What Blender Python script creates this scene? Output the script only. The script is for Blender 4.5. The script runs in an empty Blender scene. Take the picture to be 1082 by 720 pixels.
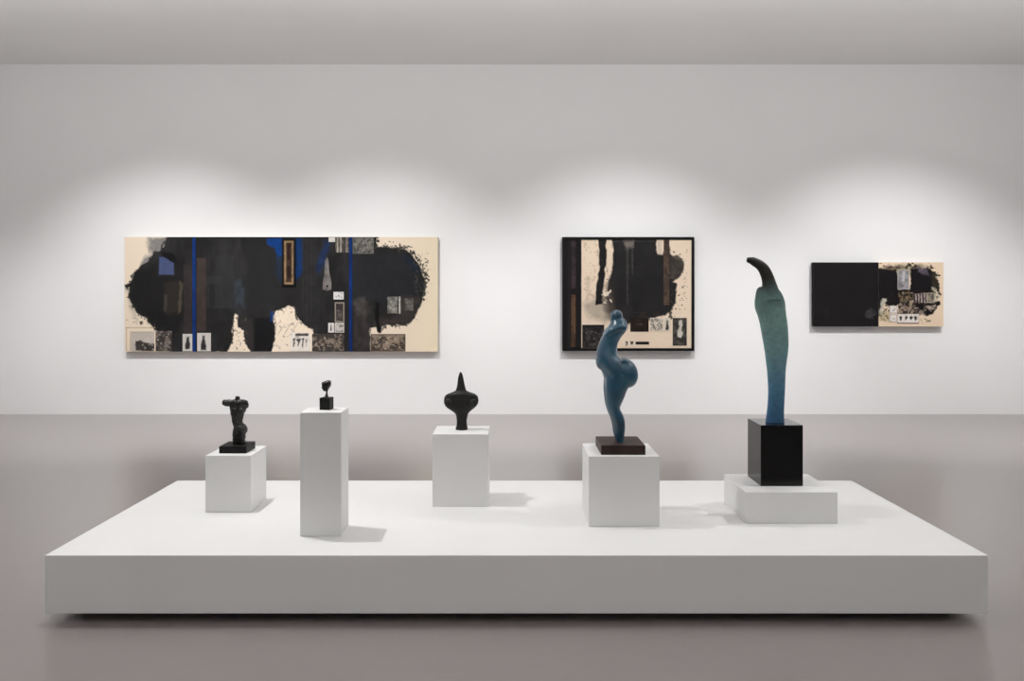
import bpy, bmesh, math, random
import numpy as np
from mathutils import Vector

C = bpy.context.scene.collection
F = 900.0                      # focal length in pixels of the 1082-wide frame
EYE = 1.5
HX, HY = 538.0, 310.0          # vanishing point of the room

def lin(r, g, b):
    f = lambda c: (c/255/12.92) if c <= 10 else ((c/255+0.055)/1.055)**2.4
    return (f(r), f(g), f(b))

# ------------------------------------------------------------------ helpers
def link(name, mesh, mat=None, parent=None, loc=(0, 0, 0)):
    o = bpy.data.objects.new(name, mesh)
    C.objects.link(o)
    o.location = loc
    if mat: mesh.materials.append(mat)
    if parent: o.parent = parent
    return o

def thing(name, label, cat, loc=(0, 0, 0), rotz=0, group=None):
    o = bpy.data.objects.new(name, None)
    C.objects.link(o)
    o.empty_display_size = .1
    o.location = loc
    o.rotation_euler = (0, 0, rotz)
    tag(o, label, cat, group)
    return o

def tag(o, label, cat, group=None):
    o['label'] = label
    o['category'] = cat
    if group: o['group'] = group

def mesh_from_bm(name, bm, smooth=False):
    me = bpy.data.meshes.new(name)
    bmesh.ops.recalc_face_normals(bm, faces=bm.faces)
    bm.to_mesh(me)
    bm.free()
    if smooth:
        for p in me.polygons: p.use_smooth = True
    return me

def add_box(bm, x0, x1, y0, y1, z0, z1):
    v = [bm.verts.new(p) for p in ((x0, y0, z0), (x1, y0, z0), (x1, y1, z0), (x0, y1, z0),
                                   (x0, y0, z1), (x1, y0, z1), (x1, y1, z1), (x0, y1, z1))]
    for f in ((0, 3, 2, 1), (4, 5, 6, 7), (0, 1, 5, 4), (1, 2, 6, 5), (2, 3, 7, 6), (3, 0, 4, 7)):
        bm.faces.new([v[i] for i in f])

def box(name, dims, mat, parent=None, bevel=0.0, loc=(0, 0, 0), seg=2):
    bm = bmesh.new()
    add_box(bm, *dims)
    if bevel:
        bmesh.ops.bevel(bm, geom=list(bm.edges), offset=bevel, segments=seg, profile=.5, affect='EDGES')
    return link(name, mesh_from_bm(name, bm), mat, parent, loc)

def catmull(rows, n):
    """rows: list of tuples with the same length -> n rows, smooth through them"""
    a = np.array(rows, float)
    a = np.vstack([2*a[0]-a[1], a, 2*a[-1]-a[-2]])
    m = len(rows)-1
    out = []
    for k in range(n):
        t = k*m/(n-1)
        i = min(int(t), m-1)
        f = t-i
        p0, p1, p2, p3 = a[i], a[i+1], a[i+2], a[i+3]
        out.append(.5*((2*p1)+(-p0+p2)*f+(2*p0-5*p1+4*p2-p3)*f*f+(-p0+3*p1-3*p2+p3)*f**3))
    return out

def loft(bm, rows, n=48, seg=32, ex=2.0):
    """rows (z, cx, cy, rx, ry): stacked horizontal superellipse sections, closed at both ends"""
    rings = []
    for z, cx, cy, rx, ry in catmull(rows, n):
        rx = max(rx, .0006); ry = max(ry, .0006)
        ring = []
        for s in range(seg):
            t = 2*math.pi*s/seg
            c, d = math.cos(t), math.sin(t)
            ring.append(bm.verts.new((cx+rx*math.copysign(abs(c)**(2/ex), c), cy+ry*math.copysign(abs(d)**(2/ex), d), z)))
        rings.append(ring)
    for a, b in zip(rings[:-1], rings[1:]):
        for s in range(seg):
            bm.faces.new((a[s], a[(s+1) % seg], b[(s+1) % seg], b[s]))
    bm.faces.new(list(reversed(rings[0])))
    bm.faces.new(rings[-1])

def tube(bm, rows, n=24, seg=20):
    """rows (x, y, z, r_in_plane, r_across): tube along a path in the xz plane"""
    pts = catmull(rows, n)
    rings = []
    for k, (x, y, z, r, ry) in enumerate(pts):
        a = np.array(pts[max(k-1, 0)][:3]); b = np.array(pts[min(k+1, n-1)][:3])
        t = Vector(b-a).normalized()
        side = Vector((0, 1, 0))
        side = (side-t*side.dot(t)).normalized()
        nrm = side.cross(t).normalized()
        ring = []
        for s in range(seg):
            q = 2*math.pi*s/seg
            ring.append(bm.verts.new(Vector((x, y, z))+nrm*r*math.cos(q)+side*ry*math.sin(q)))
        rings.append(ring)
    for a, b in zip(rings[:-1], rings[1:]):
        for s in range(seg):
            bm.faces.new((a[s], a[(s+1) % seg], b[(s+1) % seg], b[s]))
    bm.faces.new(list(reversed(rings[0])))
    bm.faces.new(rings[-1])

def blob(bm, c, r, rot=0.0):
    """ellipsoid, turned by rot in the xz plane"""
    ret = bmesh.ops.create_uvsphere(bm, u_segments=28, v_segments=18, radius=1)
    cr, sr = math.cos(rot), math.sin(rot)
    for v in ret['verts']:
        x, y, z = v.co.x*r[0], v.co.y*r[1], v.co.z*r[2]
        v.co = (c[0]+x*cr-z*sr, c[1]+y, c[2]+x*sr+z*cr)

def fuse(o, voxel, smooth=6, factor=.5):
    """melts overlapping closed shells into one skin"""
    m = o.modifiers.new('skin', 'REMESH'); m.mode = 'VOXEL'; m.voxel_size = voxel; m.use_smooth_shade = True
    if smooth:
        s = o.modifiers.new('soft', 'SMOOTH'); s.iterations = smooth; s.factor = factor
    return o

def bake(o):
    dg = bpy.context.evaluated_depsgraph_get()
    dg.update()
    me = bpy.data.meshes.new_from_object(o.evaluated_get(dg))
    o.modifiers.clear()
    o.data = me
    for p in me.polygons: p.use_smooth = True
    return o

# ------------------------------------------------------------------ node materials
def material(name):
    m = bpy.data.materials.new(name)
    m.use_nodes = True
    nt = m.node_tree
    return m, nt, nt.nodes['Principled BSDF']

def noise_node(nt, scale, detail=4, rough=.55, coord='Object'):
    tc = nt.nodes.new('ShaderNodeTexCoord')
    n = nt.nodes.new('ShaderNodeTexNoise')
    n.inputs['Scale'].default_value = scale
    n.inputs['Detail'].default_value = detail
    n.inputs['Roughness'].default_value = rough
    nt.links.new(tc.outputs[coord], n.inputs['Vector'])
    return n

def ramp_node(nt, src, stops):
    r = nt.nodes.new('ShaderNodeValToRGB')
    e = r.color_ramp.elements
    while len(e) < len(stops): e.new(.5)
    for el, (p, c) in zip(e, stops):
        el.position = p
        el.color = (*c, 1)
    nt.links.new(src, r.inputs['Fac'])
    return r

def bump_node(nt, src, bsdf, strength, dist):
    b = nt.nodes.new('ShaderNodeBump')
    b.inputs['Strength'].default_value = strength
    b.inputs['Distance'].default_value = dist
    nt.links.new(src, b.inputs['Height'])
    nt.links.new(b.outputs['Normal'], bsdf.inputs['Normal'])

def mottled(name, c0, c1, scale, rough, bump=.0, bscale=None, spec=.5, dist=.01, coat=0):
    m, nt, b = material(name)
    n = noise_node(nt, scale)
    r = ramp_node(nt, n.outputs['Fac'], [(.35, c0), (.65, c1)])
    nt.links.new(r.outputs['Color'], b.inputs['Base Color'])
    b.inputs['Roughness'].default_value = rough
    b.inputs['Specular IOR Level'].default_value = spec
    b.inputs['Coat Weight'].default_value = coat
    b.inputs['Coat Roughness'].default_value = .12
    if bump:
        n2 = noise_node(nt, bscale or scale, 6)
        bump_node(nt, n2.outputs['Fac'], b, bump, dist)
    return m

M_WALL = mottled('matt_white_wall_paint', (.80, .797, .795), (.82, .817, .815), .8, .9, .05, 60, .2)
M_CEIL = mottled('white_ceiling_paint', (.85, .845, .835), (.87, .865, .855), .7, .95, 0, None, .1)
M_WHITE = mottled('satin_white_plinth_paint', (.80, .795, .785), (.82, .815, .805), 2, .55, .02, 200, .3)
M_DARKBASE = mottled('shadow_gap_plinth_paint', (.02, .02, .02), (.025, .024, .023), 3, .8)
M_BLACKGLOSS = mottled('polished_black_stone', (.0035, .0035, .0035), (.005, .005, .005), 9, .14, 0, None, .28)
M_BRONZE = mottled('dark_bronze', (.005, .0046, .004), (.012, .011, .009), 26, .34, .5, 60, .5, .006)
M_BLACKBASE = mottled('matt_black_block', (.006, .006, .0055), (.010, .0095, .009), 12, .5, .1, 80, .22)
M_IDOL = mottled('black_rough_bronze', (.011, .0105, .0095), (.020, .0185, .017), 30, .55, .3, 90, .3, .003)
M_FRAME = mottled('black_frame_wood', (.005, .0048, .0045), (.008, .0075, .007), 20, .6, 0, None, .12)
M_BROWN = mottled('dark_brown_wood', (.026, .014, .012), (.048, .028, .024), 14, .5, .15, 50, .3)
M_BLUEBATTEN = mottled('blue_painted_strip', lin(5, 34, 88), lin(10, 48, 108), 6, .7, 0, None, .15)

# concrete floor, sealed and slightly glossy
M_FLOOR, nt, b = material('sealed_concrete_floor')
n1 = noise_node(nt, .55, 3, .5)
r1 = ramp_node(nt, n1.outputs['Fac'], [(.1, (.245, .212, .204)), (.9, (.278, .242, .233))])
n2 = noise_node(nt, 14, 6, .7)
r2 = ramp_node(nt, n2.outputs['Fac'], [(.30, (.90, .90, .90)), (.6, (1, 1, 1))])
mx = nt.nodes.new('ShaderNodeMix'); mx.data_type = 'RGBA'; mx.blend_type = 'MULTIPLY'
mx.inputs[0].default_value = .6
nt.links.new(r1.outputs['Color'], mx.inputs[6]); nt.links.new(r2.outputs['Color'], mx.inputs[7])
nt.links.new(mx.outputs[2], b.inputs['Base Color'])
b.inputs['Roughness'].default_value = .278
b.inputs['Specular IOR Level'].default_value = 1.0
b.inputs['Coat Weight'].default_value = .6
b.inputs['Coat Roughness'].default_value = .278

# paint on canvas / paper: colour comes from the painted mesh itself
def paint_material(name, rough, bump, bscale, spec=.3):
    m, nt, b = material(name)
    a = nt.nodes.new('ShaderNodeVertexColor'); a.layer_name = 'paint'
    nt.links.new(a.outputs['Color'], b.inputs['Base Color'])
    b.inputs['Roughness'].default_value = rough
    b.inputs['Specular IOR Level'].default_value = spec
    n = noise_node(nt, bscale, 5)
    bump_node(nt, n.outputs['Fac'], b, bump, .004)
    return m
M_CANVAS = paint_material('oil_on_canvas', .75, .25, 45, .12)
M_PAPER = paint_material('printed_collage_paper', .7, .1, 60, .15)

# ------------------------------------------------------------------ painting tools (numpy)
def vnoise(u, v, scale, seed):
    x, y = u/scale, v/scale
    xi, yi = np.floor(x).astype(np.int64), np.floor(y).astype(np.int64)
    xf, yf = x-xi, y-yi
    sx, sy = xf*xf*(3-2*xf), yf*yf*(3-2*yf)
    def h(a, b):
        k = (a*374761393+b*668265263+seed*1442695041) & 0xffffffff
        k = ((k ^ (k >> 13))*1274126177) & 0xffffffff
        return ((k ^ (k >> 16)) & 0xffff)/65535.0
    return (h(xi, yi)*(1-sx)+h(xi+1, yi)*sx)*(1-sy)+(h(xi, yi+1)*(1-sx)+h(xi+1, yi+1)*sx)*sy

def fbm(u, v, scale, seed, oct=4):
    t = np.zeros_like(u); a = .5; s = 0
    for k in range(oct):
        t += a*vnoise(u, v, scale/2**k, seed+k*17); s += a; a *= .5
    return t/s

def sdf_poly(u, v, pts):
    d = np.full(u.shape, 1e9); inside = np.zeros(u.shape, bool)
    n = len(pts)
    for i in range(n):
        (x0, y0), (x1, y1) = pts[i], pts[(i+1) % n]
        ex, ey = x1-x0, y1-y0
        t = np.clip(((u-x0)*ex+(v-y0)*ey)/(ex*ex+ey*ey+1e-9), 0, 1)
        d = np.minimum(d, (u-x0-t*ex)**2+(v-y0-t*ey)**2)
        if y0 != y1:
            c = ((y0 > v) != (y1 > v)) & (u < (x1-x0)*(v-y0)/(y1-y0)+x0)
            inside ^= c
    d = np.sqrt(d)
    return np.where(inside, -d, d)

class Paint:
    def __init__(s, u, v, base):
        s.u, s.v = u, v
        s.c = np.ones((u.size, 3))*np.array(lin(*base))
    def put(s, mask, col, jitter=.0, seed=1, jscale=6):
        c = np.array(lin(*col))*np.ones((s.u.size, 3))
        if jitter:
            c = c*(1+jitter*2*(fbm(s.u, s.v, jscale, seed)-.5))[:, None]
        mask = np.clip(mask, 0, 1)[:, None]
        s.c = s.c*(1-mask)+c*mask
    def poly(s, pts, col, soft=.6, rough=1.5, rs=5, ms=3, alpha=1, **k):
        d = sdf_poly(s.u, s.v, pts)+(fbm(s.u, s.v, rs, ms)-.5)*2*rough
        s.put(np.clip(.5-d/soft/2, 0, 1)*alpha, col, **k)
    def rect(s, x0, y0, x1, y1, col, soft=.3, rough=.0, alpha=1, ms=5, **k):
        s.poly([(x0, y0), (x1, y0), (x1, y1), (x0, y1)], col, soft, rough, 4, ms, alpha, **k)
    def halo(s, pts, col, reach, scale, thr, seed, soft=.05, alpha=1, box=None):
        """flecks thrown off the edge of a painted shape, thinning outwards"""
        d = sdf_poly(s.u, s.v, pts)
        w = np.where(d < 0, np.clip(1+d/2, 0, 1), np.clip(1-d/reach, 0, 1))
        if box: w = w*np.clip(.5-sdf_poly(s.u, s.v, [(box[0], box[1]), (box[2], box[1]), (box[2], box[3]), (box[0], box[3])])/4, 0, 1)
        n = fbm(s.u, s.v, scale, seed, 3)
        s.put(np.clip((n+(w-1)*.42-thr)/soft, 0, 1)*alpha*(w > 0), col)
    def speck(s, x0, y0, x1, y1, col, scale, thr, seed, soft=.06, alpha=1, fall=4):
        """splatter: thresholded fine noise inside a soft-edged region"""
        d = sdf_poly(s.u, s.v, [(x0, y0), (x1, y0), (x1, y1), (x0, y1)])
        w = np.clip(.5-d/fall, 0, 1)
        n = fbm(s.u, s.v, scale, seed, 3)
        s.put(np.clip((n+(w-1)*.5-thr)/soft, 0, 1)*alpha, col)

def painted_board(name, x0, y0, x1, y1, paint, sx, org, depth, front, mat, parent, res=2.0, edge=None, label=None):
    """board whose face, in picture units x0..x1, y0..y1 (y downwards), carries the colours paint(u, v) returns.
    sx: units per metre, org: picture point of the parent, front: how far the face stands before the wall (metres)"""
    nx, ny = max(3, int((x1-x0)*res)+1), max(3, int((y1-y0)*res)+1)
    us, vs = np.linspace(x0, x1, nx), np.linspace(y0, y1, ny)
    U, V = np.meshgrid(us, vs)
    col = paint(U.ravel(), V.ravel())
    X = (U.ravel()-org[0])/sx; Z = (org[1]-V.ravel())/sx
    n = nx*ny
    co = np.stack([X, np.full(n, -front), Z], 1)
    idx = np.arange(n).reshape(ny, nx)
    quads = np.stack([idx[:-1, :-1], idx[1:, :-1], idx[1:, 1:], idx[:-1, 1:]], -1).reshape(-1, 4)
    rim = np.concatenate([idx[0, :-1], idx[:-1, -1], idx[-1, :0:-1], idx[:0:-1, 0]])
    # sides
    sc = co[rim].copy(); bc = sc.copy(); bc[:, 1] += depth
    m = len(rim); a = n+np.arange(m); bq = n+m+np.arange(m)
    sides = np.stack([a, np.roll(a, -1), np.roll(bq, -1), bq], -1)
    co = np.vstack([co, sc, bc])
    ecol = col[rim] if edge is None else np.ones((m, 3))*np.array(lin(*edge))
    col = np.vstack([col, ecol, ecol])
    faces = [tuple(int(i) for i in q) for q in np.vstack([quads, sides])]+[tuple(int(i) for i in bq)]
    me = bpy.data.meshes.new(name)
    me.from_pydata(co.tolist(), [], faces)
    at = me.color_attributes.new('paint', 'FLOAT_COLOR', 'POINT')
    at.data.foreach_set('color', np.hstack([np.clip(col, 0, 1), np.ones((len(col), 1))]).astype(np.float32).ravel())
    me.update()
    o = link(name, me, mat, parent)
    if label: o['label'] = label
    return o

def mottled_print(seed, bg, ink, scale=4, thr=.5, border=None, extra=None, soft=.10):
    """an old printed scrap: ink blotches on paper, perhaps with a pale margin"""
    def f(u, v):
        p = Paint(u, v, bg)
        n = fbm(u, v, scale, seed, 4)
        n = n*.62+.38*fbm(u, v, scale*.4, seed+5, 3)
        p.put(np.clip((n-thr)/(soft*1.6)+.5, 0, 1)*.9, ink, .5, seed+9, scale*.6)
        if border:
            x0, x1, y0, y1 = u.min(), u.max(), v.min(), v.max()
            w = border[0]
            d = np.minimum(np.minimum(u-x0, x1-u), np.minimum(v-y0, y1-v))
            p.put(np.clip((w-d)/.4+.5, 0, 1), border[1], .1, seed+2, 5)
        if extra: extra(p)
        return p.c
    return f

# ------------------------------------------------------------------ room
WALL_Y = 10.55
CEIL_Z = 4.336
def structure(name, dims, mat):
    o = box(name, dims, mat)
    o['kind'] = 'structure'
    return o
structure('floor', (-7.4, 7.4, -4.2, 10.75, -.2, 0), M_FLOOR)
structure('ceiling', (-7.4, 7.4, -4.2, 10.75, CEIL_Z, CEIL_Z+.2), M_CEIL)
structure('wall_back', (-7.4, 7.4, WALL_Y, WALL_Y+.2, 0, CEIL_Z), M_WALL)
structure('wall_left', (-7.4, -7.2, -4.0, WALL_Y, 0, CEIL_Z), M_WALL)
structure('wall_right', (7.2, 7.4, -4.0, WALL_Y, 0, CEIL_Z), M_WALL)
structure('wall_front', (-7.4, 7.4, -4.2, -4.0, 0, CEIL_Z), M_WALL)

# ------------------------------------------------------------------ platform and pedestals
PT = .307
pf = thing('exhibition_platform', 'wide low white platform carrying all five sculptures on their pedestals', 'platform', (.033, 4.65, 0))
box('platform_deck', (-2.147, 2.147, -.774, .773, .04, PT), M_WHITE, pf, .004)
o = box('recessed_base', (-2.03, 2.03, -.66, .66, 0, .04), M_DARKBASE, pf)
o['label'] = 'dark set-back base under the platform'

def pedestal(x0, x1, y0, y1, ztop, label, name='pedestal'):
    cx, cy = (x0+x1)/2, (y0+y1)/2
    o = box(name, (x0-cx, x1-cx, y0-cy, y1-cy, 0, ztop-PT), M_WHITE, None, .002, (cx, cy, PT))
    tag(o, label, 'pedestal', 'white pedestals on the platform')
    return o
pedestal(-1.651, -1.404, 4.628, 4.925, .617, 'white box pedestal under the black headless torso')
pedestal(-1.026, -.824, 4.178, 4.370, .914, 'tall narrow white pedestal under the tiny black head')
pedestal(-.428, -.116, 4.751, 5.050, .713, 'white box pedestal under the black winged idol')
pedestal(.406, .768, 4.347, 4.725, .667, 'white box pedestal under the blue female figure')
pedestal(1.224, 1.699, 4.406, 4.850, .470, 'broad low white pedestal under the black stone block')

# ------------------------------------------------------------------ sculpture 1: black headless torso
def prof(S, ox, oy):
    """turns outline readings (x to the right, y downwards) into metres about (ox, oy)"""
    return lambda x, y: ((x-ox)/S, (oy-y)/S)

s1 = thing('torso_sculpture', 'small black headless torso with one arm stump on black slab', 'sculpture', (-1.522, 4.772, .617))
box('base_slab', (-.0755, .0755, -.083, .083, 0, .039), M_BLACKBASE, s1, .002)
S = 188.7*9.6
P = prof(S, 232, 562)
rows = []
for y, l, r, d in ((566, 188, 315, .6), (545, 192, 312, .6), (510, 196, 309, .62), (470, 200, 314, .66), (430, 203, 326, .72), (400, 200, 329, .78),
                   (375, 190, 314, .74), (340, 178, 284, .72), (300, 170, 285, .66), (265, 165, 300, .62), (230, 158, 314, .56),
                   (195, 152, 324, .52), (165, 150, 332, .46), (140, 150, 336, .40), (122, 165, 325, .34), (112, 190, 290, .3)):
    (xl, z), (xr, _) = P(l, y), P(r, y)
    rows.append((z+.039, (xl+xr)/2, 0, (xr-xl)/2, (xr-xl)/2*d))
bm = bmesh.new()
loft(bm, rows, 60, 32, 2.3)
T = lambda x, y, r, ry, yy=0: (P(x, y)[0], yy, P(x, y)[1]+.039, r/S, ry/S)
tube(bm, [T(215, 160, 40, 32), T(170, 152, 38, 28), T(125, 146, 33, 25), T(92, 145, 27, 20), T(77, 146, 15, 13)], 20)      # left arm stump
tube(bm, [T(295, 146, 30, 28), T(318, 154, 26, 23), T(328, 176, 20, 18), T(328, 196, 10, 10)], 12)                                            # right shoulder
tube(bm, [T(228, 140, 26, 24), T(233, 108, 24, 22), T(235, 90, 23, 20), T(236, 80, 16, 15)], 14)                       # neck stump
blob(bm, (P(278, 405)[0], -.010, P(278, 405)[1]+.039), (.029, .030, .024))                                             # hip
blob(bm, (P(228, 430)[0], -.012, P(228, 430)[1]+.039), (.018, .026, .035))
blob(bm, (P(282, 220)[0], -.014, P(282, 220)[1]+.039), (.020, .018, .018))                                             # breast
blob(bm, (P(205, 215)[0], -.014, P(205, 215)[1]+.039), (.020, .018, .018))
for x in (222, 282):                                                                                                   # the two thighs
    tube(bm, [T(x, 425, 30, 34, -.006), T(x-2, 490, 31, 36, -.008), T(x-4, 566, 31, 34, -.006)], 14)
o = link('torso_figure', mesh_from_bm('torso_figure', bm, True), M_BRONZE, s1)
fuse(o, .0022, 4)
tx = bpy.data.textures.new('hammered', 'CLOUDS'); tx.noise_scale = .018; tx.noise_depth = 2
d = o.modifiers.new('hammered', 'DISPLACE'); d.texture = tx; d.strength = .010; d.mid_level = .5
bake(o)

# ------------------------------------------------------------------ sculpture 2: tiny angular head
s2 = thing('head_sculpture', 'tiny black angular head on a thin neck and black cube', 'sculpture', (-.921, 4.296, .914), math.radians(-9))
box('base_cube', (-.027, .027, -.027, .027, 0, .0605), M_BLACKBASE, s2, .0012)
S = 16*209.5
P = prof(S, 312, 408)
def slab_hull(bm, outline, ys):
    """angular lump: convex hull of an outline repeated at several depths, shrunk towards its middle"""
    cx = sum(p[0] for p in outline)/len(outline); cz = sum(p[1] for p in outline)/len(outline)
    vs = []
    for y, k in ys:
        for x, z in outline: vs.append(bm.verts.new((cx+(x-cx)*k, y, cz+(z-cz)*k)))
    r = bmesh.ops.convex_hull(bm, input=vs)
    junk = [g for g in r['geom_interior'] if isinstance(g, bmesh.types.BMVert)]
    bmesh.ops.delete(bm, geom=junk, context='VERTS')
off = lambda pts: [(P(x, y)[0], P(x, y)[1]+.0605) for x, y in pts]
bm = bmesh.new()
slab_hull(bm, off([(236, 158), (240, 215), (268, 140), (332, 118), (378, 128), (384, 180), (376, 220), (345, 262), (318, 268)]), [(-.018, .62), (-.010, 1), (.010, 1), (.018, .6)])
slab_hull(bm, off([(232, 235), (258, 200), (330, 200), (352, 240), (338, 285), (305, 305), (268, 296)]), [(-.020, .5), (-.011, 1), (.009, .95), (.014, .6)])
tube(bm, [(P(318, 285)[0], 0, P(0, 285)[1]+.0605, .0058, .0058), (P(318, 318)[0], 0, P(0, 318)[1]+.0605, .0042, .0042), (P(314, 345)[0], 0, P(0, 345)[1]+.0605, .0052, .005), (P(313, 412)[0], 0, P(0, 412)[1]+.0605, .010, .010)], 16)
o = link('head_figure', mesh_from_bm('head_figure', bm), M_BRONZE, s2)
fuse(o, .0011, 2); bake(o)

# ------------------------------------------------------------------ sculpture 3: winged idol
s3 = thing('idol_sculpture', 'black smooth idol with pointed head and two rounded wings', 'sculpture', (-.2772, 4.915, .713))
S = 183.1*4.5
P = prof(S, 186, 316)
rows = []
for y, l, r, d in ((317, 160, 217, .9), (308, 160, 217, .9), (298, 164, 215, .9), (275, 165, 213, .9), (250, 162, 217, .85), (238, 155, 222, .75),
                   (226, 140, 233, .62), (213, 120, 250, .5), (200, 109, 262, .43), (186, 104, 268, .40), (170, 105, 268, .40),
                   (157, 109, 264, .42), (147, 121, 252, .5), (139, 143, 230, .62), (131, 158, 213, .74), (122, 163, 208, .8), (100, 168, 202, .85),
                   (78, 170, 198, .9), (60, 174, 194, .95), (48, 178, 190, 1), (42, 182, 186, 1)):
    (xl, z), (xr, _) = P(l, y), P(r, y)
    rows.append((z, (xl+xr)/2, 0, (xr-xl)/2, (xr-xl)/2*d))
rows[0] = (0,)+tuple(rows[0][1:])
bm = bmesh.new()
loft(bm, rows, 110, 48, 2.15)
blob(bm, (P(245, 190)[0], -.030, P(0, 187)[1]), (.022, .012, .024))                   # raised discs on the wings
blob(bm, (P(128, 190)[0], -.030, P(0, 187)[1]), (.022, .012, .024))
o = link('idol_figure', mesh_from_bm('idol_figure', bm, True), M_IDOL, s3)
fuse(o, .0022, 4); bake(o)

# ------------------------------------------------------------------ sculpture 4: blue female figure
M_BLUE, nt, b = material('blue_glazed_bronze')
n = noise_node(nt, 9, 5)
r = ramp_node(nt, n.outputs['Fac'], [(.30, (.005, .036, .068)), (.52, (.010, .068, .116)), (.72, (.016, .102, .155))])
nt.links.new(r.outputs['Color'], b.inputs['Base Color'])
b.inputs['Roughness'].default_value = .30
b.inputs['Coat Weight'].default_value = .4
b.inputs['Coat Roughness'].default_value = .12
bump_node(nt, noise_node(nt, 35, 5).outputs['Fac'], b, .12, .004)

s4 = thing('female_figure_sculpture', 'blue glazed female figure with round belly and buttocks on brown block', 'sculpture', (.5875, 4.525, .667))
box('wood_base', (-.114, .114, -.141, .141, 0, .049), M_BROWN, s4, .002)['label'] = 'dark brown wooden block'
S = 199.0
P = prof(S, 654.9, 466.8)
def sect(rows, y_off=0):
    out = []
    for y, l, r_, ry in rows:
        (xl, z), (xr, _) = P(l, y), P(r_, y)
        out.append((z+.049, (xl+xr)/2, y_off, (xr-xl)/2, ry))
    return out
bm = bmesh.new()
# trunk from hips to shoulders
loft(bm, sect([(412, 640, 663, .085), (402, 638.5, 664, .098), (394, 636.0, 664, .103), (388, 632.2, 662, .102), (382, 630.6, 658, .096), (376, 630.0, 652.6, .086),
               (371, 630.8, 652.0, .078), (366, 632.4, 652.3, .073), (361, 634.2, 654.0, .072), (356, 636.6, 657.2, .075),
               (351, 639.3, 661.2, .078), (346, 642.6, 663.0, .074), (341, 645.2, 662.0, .058), (337, 646.0, 659.0, .036)]), 70, 36, 2.1)
# head bent between the shoulders, rough on top
loft(bm, sect([(343, 645.4, 660.0, .042), (338, 645.2, 658.4, .042), (334, 645.4, 657.6, .042), (331, 646.8, 656.8, .036), (328.8, 650.0, 654.6, .02)]), 26, 24)
# upper-arm stumps folded forward along the chest
for q in (-1, 1):
    X = lambda x, y, r1, r2, yy: (P(x, y)[0], q*yy, P(x, y)[1]+.049, r1, r2)
    tube(bm, [X(658.5, 347, .017, .020, .060), X(652, 347, .019, .021, .067), X(645, 350.5, .019, .021, .064), X(639.4, 355.5, .012, .016, .050)], 20)
# buttocks
for q in (-1, 1):
    blob(bm, (P(661.2, 0)[0], q*.043, P(0, 394.8)[1]+.049), (.0580, .062, .0765), math.radians(12))
# round belly, and a rough knotted crown
blob(bm, (P(637.6, 0)[0], 0, P(0, 381)[1]+.049), (.040, .080, .056), math.radians(-12))
rnd = random.Random(5)
for k in range(26):
    an, el = rnd.uniform(0, 2*math.pi), rnd.uniform(.0, 1.35)
    blob(bm, (P(651.4, 0)[0]+.025*math.cos(an)*math.cos(el), .030*math.sin(an)*math.cos(el), P(0, 334.2)[1]+.049+.022*math.sin(el)), (.0085, .0085, .0075))
# two legs, nearly touching
for q in (-1, 1):
    rows = [(396, 639.5, 668.5, .056), (404, 638.8, 667.0, .056), (412, 638.6, 661.6, .054), (420, 639.2, 658.6, .049), (426, 639.9, 655.9, .044),
            (431.5, 641.2, 654.2, .040), (437, 643.0, 656.8, .038), (443, 645.4, 659.0, .039), (450, 647.3, 659.7, .036),
            (457, 648.2, 659.3, .030), (462, 649.5, 658.8, .028), (466.8, 651.4, 658.6, .030), (468.2, 651.8, 658.4, .028)]
    y0 = [.046, .046, .045, .042, .040, .038, .036, .034, .032, .030, .029, .029, .029]
    rr_ = [(z, cx, q*y0[i], rx, ry) for i, (z, cx, _, rx, ry) in enumerate(sect(rows))]
    loft(bm, rr_, 60, 28)
o = link('female_figure', mesh_from_bm('female_figure', bm, True), M_BLUE, s4)
fuse(o, .0030, 3, .5); bake(o)

# ------------------------------------------------------------------ sculpture 5: tall hooked form
M_PATINA, nt, b = material('blue_green_patina')
tc = nt.nodes.new('ShaderNodeTexCoord')
sep = nt.nodes.new('ShaderNodeSeparateXYZ')
nt.links.new(tc.outputs['Object'], sep.inputs[0])
nz = noise_node(nt, 7, 5)
ad = nt.nodes.new('ShaderNodeMath'); ad.operation = 'MULTIPLY_ADD'
nt.links.new(nz.outputs['Fac'], ad.inputs[0]); ad.inputs[1].default_value = .16; ad.inputs[2].default_value = -.08
ad2 = nt.nodes.new('ShaderNodeMath'); nt.links.new(ad.outputs[0], ad2.inputs[0]); nt.links.new(sep.outputs['Z'], ad2.inputs[1])
mr = nt.nodes.new('ShaderNodeMapRange'); mr.inputs['From Min'].default_value = .325; mr.inputs['From Max'].default_value = 1.245
nt.links.new(ad2.outputs[0], mr.inputs['Value'])
r = ramp_node(nt, mr.outputs['Result'], [(0, lin(52, 98, 138)), (.22, lin(78, 124, 152)), (.42, lin(112, 150, 154)), (.62, lin(122, 154, 148)),
                                         (.74, lin(80, 110, 108)), (.82, lin(50, 62, 58)), (.88, lin(34, 32, 24)), (1, lin(16, 14, 12))])
fine = noise_node(nt, 40, 6)
fr = ramp_node(nt, fine.outputs['Fac'], [(.3, (.74, .72, .68)), (.68, (1.1, 1.1, 1.1))])
mx = nt.nodes.new('ShaderNodeMix'); mx.data_type = 'RGBA'; mx.blend_type = 'MULTIPLY'; mx.inputs[0].default_value = .8
nt.links.new(r.outputs['Color'], mx.inputs[6]); nt.links.new(fr.outputs['Color'], mx.inputs[7])
nt.links.new(mx.outputs[2], b.inputs['Base Color'])
b.inputs['Roughness'].default_value = .42
b.inputs['Metallic'].default_value = .1
bump_node(nt, fine.outputs['Fac'], b, .2, .004)

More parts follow.
